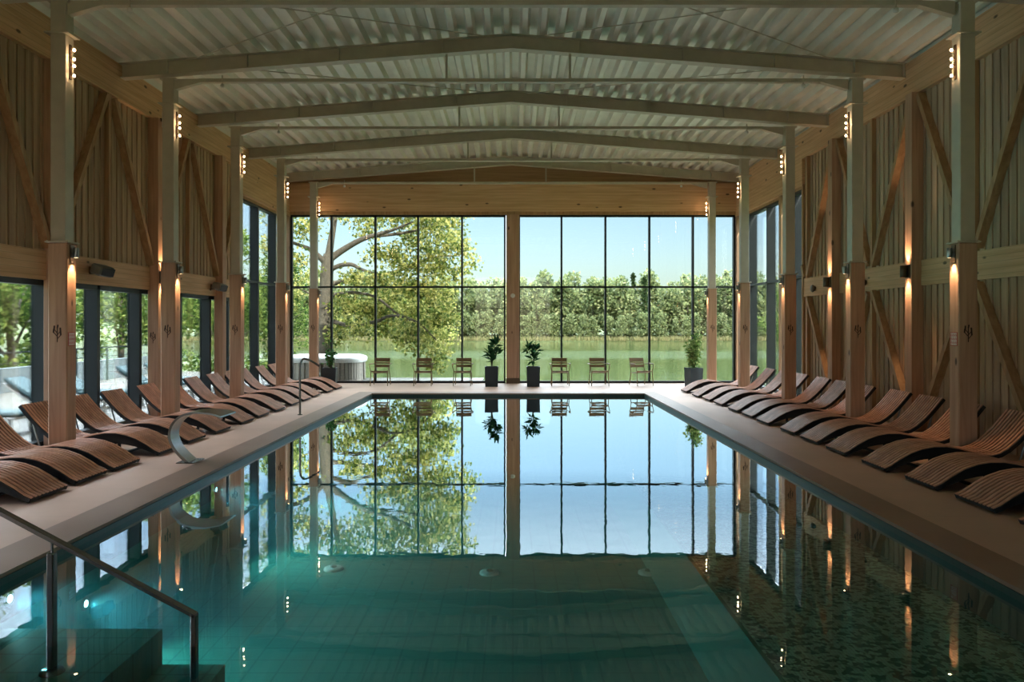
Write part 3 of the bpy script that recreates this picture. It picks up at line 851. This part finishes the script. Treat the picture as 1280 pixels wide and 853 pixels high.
rosette_plant(666.5, 22.4, 1, 'tall dark planter with spiky rosette plant right of the centre post', [(-.16, 1.14, .02), (.08, 1.12, .0), (0, .86, -.06)], 4)
def bush_plant(px, d, label, h, rx, nleaf, mat, lsz, rz, seed):
    g = np.random.default_rng(seed)
    e = empty('potted_plant', (X(px, d), d, 0), rz, label, 'potted plant', 'tall planters by the far glazing')
    planter(e, .4, .56)
    st = MB(); P = []
    for k in range(9):
        a = k*2.4; r = rx*g.uniform(.2, 1); top = .56+h*g.uniform(.5, 1)
        tip = np.array([math.cos(a)*r, math.sin(a)*r, top])
        st.tube([(tip[0]*.15, tip[1]*.15, .5), (tip[0]*.7, tip[1]*.7, .5+(top-.5)*.5), tuple(tip)], [.009, .007, .003], 5)
        for q in range(nleaf//9):
            t = g.uniform(.15, 1); P.append(np.array([tip[0]*t, tip[1]*t, .54+(top-.54)*t])+g.normal(size=3)*rx*.2)
    st.build('stem', M['stem'], e)
    P = np.array(P); P[:, 2] = np.maximum(P[:, 2], .56)
    leaf_cloud(P, lsz, g, 'foliage', mat, e, .55)
bush_plant(867, 22.1, 'dark planter with pale green leafy bush near the right loungers', 1.0, .26, 1100, M['leaf_bush'], .1, .25, 8)
bush_plant(412, 22.1, 'dark planter with thin green bush in the left far corner', .8, .2, 330, M['leaf_dark'], .08, .1, 9)

# ------------------------------------------------------------------ pool fittings
e = empty('water_spout', (-4.28, 10.1, 0), 0, 'curved stainless blade fountain on the left pool edge', 'water spout')
path = [(.06, 0), (-.04, .09), (-.13, .2), (-.18, .33), (-.165, .45), (-.1, .55), (.0, .62), (.13, .655), (.28, .66), (.42, .645), (.54, .615)]
# smooth it
def cr(pts, n=4):
    out = []
    P = [pts[0]]+list(pts)+[pts[-1]]
    for i in range(1, len(P)-2):
        for k in range(n):
            t = k/n; p0, p1, p2, p3 = [Vector(q) for q in P[i-1:i+3]]
            out.append(tuple(.5*((2*p1)+(-p0+p2)*t+(2*p0-5*p1+4*p2-p3)*t*t+(-p0+3*p1-3*p2+p3)*t**3)))
    out.append(tuple(pts[-1])); return out
pth = cr(path); lo = offs(pth, -.02); hi = offs(pth, .02); vs = []; fs = []; n = len(pth)
for i in range(n):
    t = i/(n-1); hw = .13+.14*max(0, (t-.35)/.65)**1.2; th = 1-.5*t
    xm, zm = pth[i]
    A = (xm+(lo[i][0]-xm)*th, zm+(lo[i][1]-zm)*th); B = (xm+(hi[i][0]-xm)*th, zm+(hi[i][1]-zm)*th)
    vs += [(A[0], -hw, A[1]), (A[0], hw, A[1]), (B[0], -hw, B[1]), (B[0], hw, B[1])]
for i in range(n-1):
    a, b = i*4, i*4+4
    fs += [(a+2, b+2, b+3, a+3), (a, a+1, b+1, b), (a, b, b+2, a+2), (a+1, a+3, b+3, b+1)]
fs += [(0, 2, 3, 1), (n*4-4, n*4-3, n*4-1, n*4-2)]
a = MB(); a.add(vs, fs, False); a.build('blade', M['chrome'], e)
a = MB(); a.box(-.08, .16, -.17, .17, 0, .012, .004); a.build('base_plate', M['darkrail'], e)

e = empty('grab_rail', (-4.24, 15.3, 0), 0, 'dark hooked grab rail standing on the left pool edge', 'grab rail')
a = MB()
pts = [(0, 0, 0), (0, 0, .95)]+[(.09-.09*math.cos(t*PI/12), 0, .95+.17*math.sin(t*PI/12)) for t in range(1, 8)]+[(.2, 0, 1.085), (.3, 0, 1.03), (.4, 0, .96)]
a.tube(pts, .021, 12); a.build('rail', M['darkrail'], e)
a = MB(); a.lathe([(0, .014), (.045, .012), (.05, 0)], n=18); a.build('base_flange', M['darkrail'], e)

HD = 4.5
def HP(px, py): return Vector((X(px, HD), HD, Z(py, HD)))
hl = HP(-80, 597); hr = HP(243, 770)
e = empty('stair_handrail', (hr.x, HD, -.7), 0, 'dark steel handrail sloping into the pool at the left foreground', 'handrail')
off = Vector((hr.x, HD, -.7))
a = MB()
a.beam(hl-off, hr-off+Vector((.012, 0, 0)), .045, .03, up=(0, 0, 1), bev=.006)
a.beam(Vector((hl.x, HD, hl.z-.001))-off, Vector((hl.x, HD, 0))-off, .045, .03, up=(1, 0, 0), bev=.006)
a.build('rail', M['darkrail'], e)
a = MB(); a.beam(hr-off+Vector((0, 0, .012)), Vector((hr.x, HD, -.72))-off, .045, .035, up=(1, 0, 0), bev=.006); a.build('end_post', M['darkrail'], e)
pt = HP(65, 691)
a = MB(); a.beam(pt-off, Vector((pt.x, HD, -.24))-off, .05, .04, up=(1, 0, 0), bev=.006)
a.tube([pt-off-Vector((0, 0, .01)), HP(65, 676)-off], .008, 8)
a.lathe([(0, .02), (.06, .018), (.07, 0)], (pt.x-off.x, 0, -.24-off.z), 16)
a.build('middle_post', M['darkrail'], e)

# underwater lamps on the left pool wall
for i, (y, z) in enumerate(((5.6, -.2), (6.6, -.6), (9.5, -.24), (12.6, -.4), (16.2, -.4))):
    e = empty('underwater_lamp', (PL+.013, y, z), 0, 'round glowing cyan lamp under water on the left pool wall, %s from the camera' % ORD[i], 'pool light', 'underwater lamps')
    a = MB(); a.lathe([(.0, .008), (.05, .012), (.062, .0)], n=18, axis='x'); a.build('trim_ring', M['chrome'], e)
    a = MB(); a.lathe([(0, .016), (.026, .014), (.03, .009)], n=16, axis='x'); a.build('lens', M['uwglow'], e)
    ld = bpy.data.lights.new('lamp_light', 'SPOT'); ld.energy = 22 if i < 2 else 60; ld.color = (.3, .85, 1); ld.spot_size = math.radians(120); ld.spot_blend = .8; ld.shadow_soft_size = .05
    o = bpy.data.objects.new('lamp_light', ld); COL.objects.link(o); o.parent = e; o.location = (.04, 0, 0)
    o.rotation_euler = Vector((1, 0, -.25)).to_track_quat('-Z', 'Y').to_euler()

# ------------------------------------------------------------------ outside
LZ = -1.25
M['lake'] = None
m, n_, l_, p_ = newmat('lake_water'); M['lake'] = m
tc = n_.new('ShaderNodeTexCoord'); mp = n_.new('ShaderNodeMapping'); mp.inputs['Scale'].default_value = (.25, 1.2, 1)
l_.new(tc.outputs['Object'], mp.inputs[0]); nz = n_.new('ShaderNodeTexNoise'); nz.inputs['Scale'].default_value = 1.3; nz.inputs['Detail'].default_value = 5
l_.new(mp.outputs[0], nz.inputs['Vector']); b_ = n_.new('ShaderNodeBump'); b_.inputs['Strength'].default_value = .35; b_.inputs['Distance'].default_value = .05
l_.new(nz.outputs['Fac'], b_.inputs['Height']); l_.new(b_.outputs[0], p_.inputs['Normal'])
p_.inputs['Base Color'].default_value = S(64, 78, 44); p_.inputs['Roughness'].default_value = .06
sy = n_.new('ShaderNodeSeparateXYZ'); l_.new(tc.outputs['Object'], sy.inputs[0])
rr_ = n_.new('ShaderNodeValToRGB'); mm_ = n_.new('ShaderNodeMath'); mm_.operation = 'DIVIDE'; mm_.inputs[1].default_value = 150
l_.new(sy.outputs[1], mm_.inputs[0]); l_.new(mm_.outputs[0], rr_.inputs[0])       # wind-ruffled strip across the lake
ee = rr_.color_ramp.elements; ee[0].position = .43; ee[0].color = (.06, .06, .06, 1); ee[1].position = .62; ee[1].color = (.06, .06, .06, 1)
for q_ in (.47, .57): z_ = ee.new(q_); z_.color = (.15, .15, .15, 1)
l_.new(rr_.outputs[0], p_.inputs['Roughness']); p_.inputs['IOR'].default_value = 1.33
w = MB(); w.add([(-160, -40, LZ), (140, -40, LZ), (140, 150, LZ), (-160, 150, LZ)], [(0, 1, 2, 3)])
tag(w.build('lake_water', M['lake']), 'calm olive green lake beyond the far glazing', 'lake', kind='stuff')
M['grass'] = plain('far_bank_grass', S(84, 96, 54), .95, 0, .2, .8)
bk = MB()
bk.add([(-220, 139, LZ-.1), (200, 139, LZ-.1), (200, 143, -.6), (-220, 143, -.6), (200, 230, 2.5), (-220, 230, 2.5)], [(0, 1, 2, 3), (3, 2, 4, 5)])
struct(bk.build('ground_far_bank', M['grass']))
gt = MB()
gt.box(-14.2, -7.16, Y0-6, GY+6.5, -1.4, -.04)                       # left terrace
gt.box(-7.16, -1.0, GY+.16, GY+3.0, -1.4, -.04)                    # strip before the far glazing
struct(gt.build('ground_terrace', M['terrace']))
gt = MB(); gt.box(-60, -14.2, -20, 60, -1.5, -.9); gt.box(WX+.25, 40, -20, 22.5, -1.5, -.3); gt.box(-40, 40, -40, Y0-.3, -1.5, -.15)
struct(gt.build('ground_grass', M['grass']))
# reeds at the far shore
rg = np.random.default_rng(12); N = 5000
pts = np.stack([rg.uniform(-60, 55, N), rg.uniform(137.5, 140.5, N), np.full(N, LZ)], 1)
M['reed'] = leafmat('reeds', [S(140, 134, 96), S(160, 150, 112), S(110, 120, 72)], .3)
o = leaf_cloud(pts, .9, rg, 'shore_reeds', M['reed'], None, .16, .0, np.tile(np.array([0, 0, 3.0]), (N, 1)))
tag(o, 'pale dry reeds along the far lake shore', 'reeds', kind='stuff')

def crown(kind, g):
    """points of a crown for a far tree, height about 11 m"""
    P = []
    if kind == 'conifer':
        for k in range(1100):
            t = g.uniform(0, 1)**1.2; z = .6+t*11.4; r = (1-t)*1.7*(0.65+.35*math.sin(t*40))+.08
            a = g.uniform(0, 2*PI); rr = r*g.uniform(.5, 1); P.append((rr*math.cos(a), rr*math.sin(a), z-.25*rr))
    else:
        blobs = []
        nb = 15
        for k in range(nb):
            a = g.uniform(0, 2*PI); z = g.uniform(1.2, 9.3); rad = 1.9*math.sin(min(1, (z+.8)/10.5)*PI)**.6*g.uniform(.3, 1)
            blobs.append((rad*math.cos(a), rad*math.sin(a), z, g.uniform(.9, 1.45)))
        blobs.append((0, 0, 9.6, 1.1))
        for k in range(1500):
            b = blobs[g.integers(len(blobs))]; v = g.normal(size=3); v /= np.linalg.norm(v); r = b[3]*g.uniform(.75, 1.05)
            P.append((b[0]+v[0]*r, b[1]+v[1]*r, b[2]+v[2]*r*.95))
    return np.array(P)
protos = []
for k, kind in enumerate(['broad', 'broad', 'broad', 'conifer', 'broad']):
    g = np.random.default_rng(40+k)
    e = empty('shore_tree', (0, 0, 0))
    a = MB(); a.tube([(0, 0, -.4), (.1, 0, 4), (0, .1, 10)], [.16, .11, .04], 6); a.build('trunk', M['bark'], e)
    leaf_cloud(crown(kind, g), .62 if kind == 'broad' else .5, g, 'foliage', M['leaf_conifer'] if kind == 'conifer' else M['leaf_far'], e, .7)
    protos.append((e, kind))
usedp = set(); g = np.random.default_rng(77)
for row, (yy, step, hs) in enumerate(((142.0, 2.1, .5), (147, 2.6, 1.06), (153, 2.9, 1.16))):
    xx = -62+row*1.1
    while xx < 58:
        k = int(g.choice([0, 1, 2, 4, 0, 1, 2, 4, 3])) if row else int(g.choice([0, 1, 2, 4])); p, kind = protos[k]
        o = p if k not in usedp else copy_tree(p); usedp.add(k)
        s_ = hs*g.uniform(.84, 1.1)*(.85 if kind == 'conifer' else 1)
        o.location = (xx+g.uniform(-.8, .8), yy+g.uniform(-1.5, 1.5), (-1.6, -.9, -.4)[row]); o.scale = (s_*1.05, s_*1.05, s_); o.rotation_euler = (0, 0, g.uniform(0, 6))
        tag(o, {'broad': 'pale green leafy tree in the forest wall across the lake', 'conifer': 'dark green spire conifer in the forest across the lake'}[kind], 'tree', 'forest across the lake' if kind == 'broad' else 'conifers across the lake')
        xx += step*g.uniform(.85, 1.15)

# the big tree outside the left half of the far glazing
TD = 30.0
def TP(px, py, d=TD): return Vector((X(px, d), d, Z(py, d)))
tr = empty('lakeside_tree', (X(404, TD), TD, -1.2), 0, 'large lakeside tree with sunlit yellow green leaves outside the left glazing', 'tree')
o0 = Vector((X(404, TD), TD, -1.2))
limbs = [
 ([(404, 520), (406, 440), (407, 380), (409, 335), (411, 318)], [30, 30, 30, 30, 30], [.36, .29, .27, .25, .2]),
 ([(410, 325), (414, 300), (419, 270), (424, 235), (428, 170)], [30, 30, 30.2, 30.4, 31], [.17, .13, .1, .08, .04]),
 ([(408, 330), (400, 322), (388, 312), (365, 303), (335, 290)], [30, 29.8, 29.5, 29.2, 29], [.14, .11, .09, .06, .03]),
 ([(411, 325), (425, 315), (445, 303), (462, 296), (490, 288), (520, 276)], [30, 30, 29.8, 29.6, 29.4, 29], [.15, .13, .11, .09, .06, .03]),
 ([(412, 338), (425, 332), (440, 331), (452, 337), (475, 344)], [30, 29.8, 29.5, 29.2, 29], [.1, .09, .08, .06, .03]),
 ([(410, 356), (430, 352), (460, 348), (500, 338), (540, 322), (575, 320)], [30, 30.3, 30.6, 30.8, 31, 31], [.11, .1, .08, .07, .05, .02]),
 ([(460, 296), (500, 292), (530, 285), (560, 270)], [29.6, 30, 30.4, 30.8], [.07, .06, .04, .02]),
 ([(410, 400), (440, 408), (470, 402), (490, 395), (520, 402), (545, 425)], [30, 29.6, 29.2, 29, 28.8, 28.6], [.09, .08, .07, .06, .04, .02]),
 ([(412, 370), (440, 366), (470, 372), (500, 395), (530, 410)], [30, 29.8, 29.4, 29.2, 29], [.08, .07, .05, .04, .02]),
 ([(409, 372), (390, 368), (370, 360), (350, 366)], [30, 30, 30, 30], [.05, .04, .03, .02]),
 ([(424, 235), (450, 190), (480, 150)], [30.4, 30.2, 30], [.07, .05, .03]),
 ([(424, 240), (400, 190), (370, 140)], [30.4, 30.6, 30.8], [.07, .05, .03]),
]
g = np.random.default_rng(21)
a = MB(); twigs = []
for pts, ds, rs in limbs:
    P3 = [TP(px, py, d)-o0 for (px, py), d in zip(pts, ds)]
    cpts = cr([tuple(q) for q in P3], 4)
    rr = [float(np.interp(i/(len(cpts)-1)*(len(rs)-1), range(len(rs)), rs)) for i in range(len(cpts))]
    a.tube(cpts, rr, 9)
a.build('trunk', M['bark'], tr)
# foliage clumps (px, py, radius px, weight)
CL = [(430, 262, 26, .7), (380, 285, 20, .55), (372, 322, 11, .35), (395, 262, 22, .5), (455, 285, 18, .5), (470, 262, 24, .9), (500, 268, 26, 1.2), (535, 268, 26, 1.3), (562, 280, 24, 1.2),
      (520, 298, 22, 1.0), (548, 305, 22, 1.1), (574, 305, 16, .7), (584, 326, 12, .5), (470, 318, 18, .6), (495, 322, 20, .8), (520, 332, 20, .9), (550, 338, 20, 1), (572, 345, 12, .4),
      (445, 352, 18, .7), (475, 352, 18, .8), (505, 358, 22, 1.1), (535, 362, 22, 1.1), (558, 368, 14, .6), (430, 378, 16, .8), (455, 385, 20, 1.1), (485, 385, 22, 1.2), (515, 388, 22, 1.3), (545, 392, 20, 1.2), (562, 398, 12, .6),
      (430, 405, 16, .8), (450, 412, 14, .6), (480, 408, 18, .9), (510, 412, 18, 1.0), (538, 415, 18, 1.1), (556, 420, 12, .7), (525, 432, 12, .5), (540, 440, 10, .5), (555, 445, 8, .4), (544, 456, 6, .2), (500, 425, 10, .3), (420, 420, 10, .3),
      (375, 352, 12, .3), (370, 372, 14, .25), (395, 345, 10, .2), (440, 225, 34, 1.3), (490, 215, 38, 1.6), (540, 222, 34, 1.5), (400, 215, 34, 1.0), (365, 235, 26, .7), (450, 175, 36, 1.2), (510, 170, 34, 1.0), (395, 165, 34, .8), (575, 245, 22, .7),
      (350, 270, 22, .5), (340, 310, 20, .4), (330, 240, 30, .6)]
P = []
for px, py, r, wt in CL:
    dc = 30+g.uniform(-1.6, 1.6); c3 = np.array(TP(px, py, dc)-o0)
    rad = r*dc/F
    nsub = max(7, int(24*wt*r/20))
    for q in range(nsub):
        v = g.normal(size=3); v /= np.linalg.norm(v); sc_ = c3+v*rad*g.uniform(.2, 1)*np.array([1, 1.6, 1])
        for z in range(26):
            P.append(sc_+g.normal(size=3)*np.array([.19, .22, .14]))
fo = leaf_cloud(np.array(P), .14, g, 'foliage', M['leaf_oak'], tr, .75, .3)
print('oak leaves', len(P))

# trees beyond the left terrace
g = np.random.default_rng(31)
te = empty('terrace_tree', (0, 0, 0))
a = MB(); a.tube([(0, 0, -.3), (.1, .1, 2.5), (0, .2, 6.5)], [.16, .12, .05], 8)
for k in range(7):
    an = k*2.4; a.tube([(0, 0, 1.4+k*.6), (.7*math.cos(an), .7*math.sin(an), 2.2+k*.65), (1.6*math.cos(an), 1.6*math.sin(an), 2.7+k*.65)], [.06, .04, .015], 6)
a.build('trunk', M['bark'], te)
P = []; bl = []
for k in range(46):
    an = g.uniform(0, 2*PI); z = g.uniform(.5, 7.2); rad = 2.1*math.sin(min(1, (z+1.6)/9.5)*PI)**.6*g.uniform(.2, 1)
    bl.append((rad*math.cos(an), rad*math.sin(an), z, g.uniform(.45, .85)))
for b in bl:
    for q in range(190):
        v = g.normal(size=3); v /= np.linalg.norm(v); r = b[3]*g.uniform(.6, 1.05); P.append((b[0]+v[0]*r, b[1]+v[1]*r, b[2]+v[2]*r*.8))
leaf_cloud(np.array(P), .17, g, 'foliage', M['leaf_side'], te, .7)
tp = [(-14.9, 16.5, 1), (-15.4, 20.6, 1.05), (-16.2, 25, 1.0), (-15.6, 30.5, .9), (-12.4, 32.5, .95), (-19, 22.5, 1.15), (-20, 29, 1.1), (-16.5, 37, 1.1), (-10.8, 35.5, .8), (-22, 36, 1.2)]
tl = ['left of the nearest left column', 'seen between the nearest left column and the next glazing post', 'behind the second left window bay', 'behind the third left window bay', 'left of the far corner', 'in the second row far left', 'in the second row at the middle', 'in the second row toward the lake', 'just left of the big lakeside tree', 'farthest out on the left']
for i, (x_, y_, s_) in enumerate(tp):
    o = te if i == 0 else copy_tree(te)
    o.location = (x_, y_, -.9); o.scale = (s_,)*3; o.rotation_euler = (0, 0, i*1.7)
    tag(o, 'leafy tree beyond the left terrace, '+tl[i].replace('between the nearest left column and the next glazing post', 'just right of the nearest left column'), 'tree', 'trees beyond the left terrace')
# trees on the right outside
for i, (x_, y_, s_) in enumerate(((11.5, 30, .75), (14, 27, .9), (16, 34, 1.0))):
    o = copy_tree(te); o.location = (x_, y_, -1.1); o.scale = (s_,)*3; o.rotation_euler = (0, 0, 1+i*2.1)
    tag(o, 'leafy tree outside the right windows, '+['nearest the glass', 'middle one', 'farthest'][i], 'tree', 'trees outside the right windows')

# terrace parapet and railing
e = empty('terrace_railing', (-13.4, 8, -.04), 0, 'dark metal railing along the left terrace edge', 'railing')
a = MB(); a.beam((0, -6, 1.09), (0, 21, 1.09), .05, .04); a.beam((0, -6, .8), (0, 21, .8), .02, .02); a.build('top_rail', M['dark'], e)
for k in range(16):
    a = MB(); a.box(-.025, .025, -6+k*1.8-.025, -6+k*1.8+.025, 0, 1.08); a.build('post', M['dark'], e)
M['parapet'] = plain('parapet_render', S(122, 134, 138), .7)
a = MB(); a.box(-13.85, -13.6, 2, 30, -.04, .62, .01)
tag(a.build('white_parapet', M['parapet']), 'low white parapet wall behind the terrace railing', 'parapet')
# cushioned loungers outside
def out_lounger():
    e = empty('terrace_lounger', (0, 0, 0))
    a = MB(); a.box(0, 1.3, -.32, .32, .26, .3, .01); a.beam((1.28, 0, .28), (1.85, 0, .66), .64, .03, up=(0, 0, 1)); a.build('frame', M['white'], e)
    a = MB(); a.box(0, 1.28, -.31, .31, .3, .38, .03); a.beam((1.24, 0, .36), (1.84, 0, .76), .6, .08, up=(0, 0, 1), bev=.03); a.build('cushion', M['cushion'], e)
    for x_, y_ in ((.12, -.27), (.12, .27), (1.3, -.27), (1.3, .27)):
        a = MB(); a.box(x_-.025, x_+.025, y_-.025, y_+.025, 0, .27); a.build('leg', M['white'], e)
    return e
ol = out_lounger()
for i, (x_, y_) in enumerate(((-8.2, 11.6), (-8.2, 13.0), (-8.3, 15.6), (-8.3, 17.2), (-8.3, 19.9), (-8.3, 21.4), (-8.2, 10.2))):
    o = ol if i == 0 else copy_tree(ol); o.location = (x_, y_, -.04); o.rotation_euler = (0, 0, PI)
    tag(o, 'pale blue cushioned sun lounger out on the terrace, '+['second', 'third', 'fourth', 'fifth', 'sixth', 'farthest', 'nearest'][i]+' along the left glazing', 'sun lounger', 'terrace sun loungers')

# staved hot tub with white cover outside the far left corner
e = empty('hot_tub', (-6.25, 25.75, -.04), 0, 'wood staved hot tub under a white cover outside the far left glazing', 'hot tub')
a = MB(); n = 44; hx, hy, ex = 1.25, .95, 4
def sq(t, k=1.0):
    c, s = math.cos(t), math.sin(t)
    return (hx*k*math.copysign(abs(c)**(2/ex), c), hy*k*math.copysign(abs(s)**(2/ex), s))
for k in range(n):
    t0_, t1_ = 2*PI*(k+.08)/n, 2*PI*(k+.92)/n
    p = [sq(t0_), sq(t1_), sq(t1_, .94), sq(t0_, .94)]
    a.add([(x, y, 0) for x, y in p]+[(x, y, .68) for x, y in p], [(3, 2, 1, 0), (4, 5, 6, 7), (0, 1, 5, 4), (1, 2, 6, 5), (2, 3, 7, 6), (3, 0, 4, 7)])
M['stave'] = wood('grey_staves', S(176, 168, 156), S(140, 132, 120), 'z', knots=False, island=.2)
a.build('staves', M['stave'], e)
a = MB(); m_ = 44
rings = [(1.03, .6), (1.05, .7), (1.02, .78), (.9, .83), (.0, .86)]
vs = []
for kk, zz in rings: vs += [(*sq(2*PI*k/m_, max(kk, .001)), zz) for k in range(m_)]
a.add(vs, [(i*m_+k, i*m_+(k+1) % m_, (i+1)*m_+(k+1) % m_, (i+1)*m_+k) for i in range(4) for k in range(m_)], True); a.build('cover', M['white'], e)
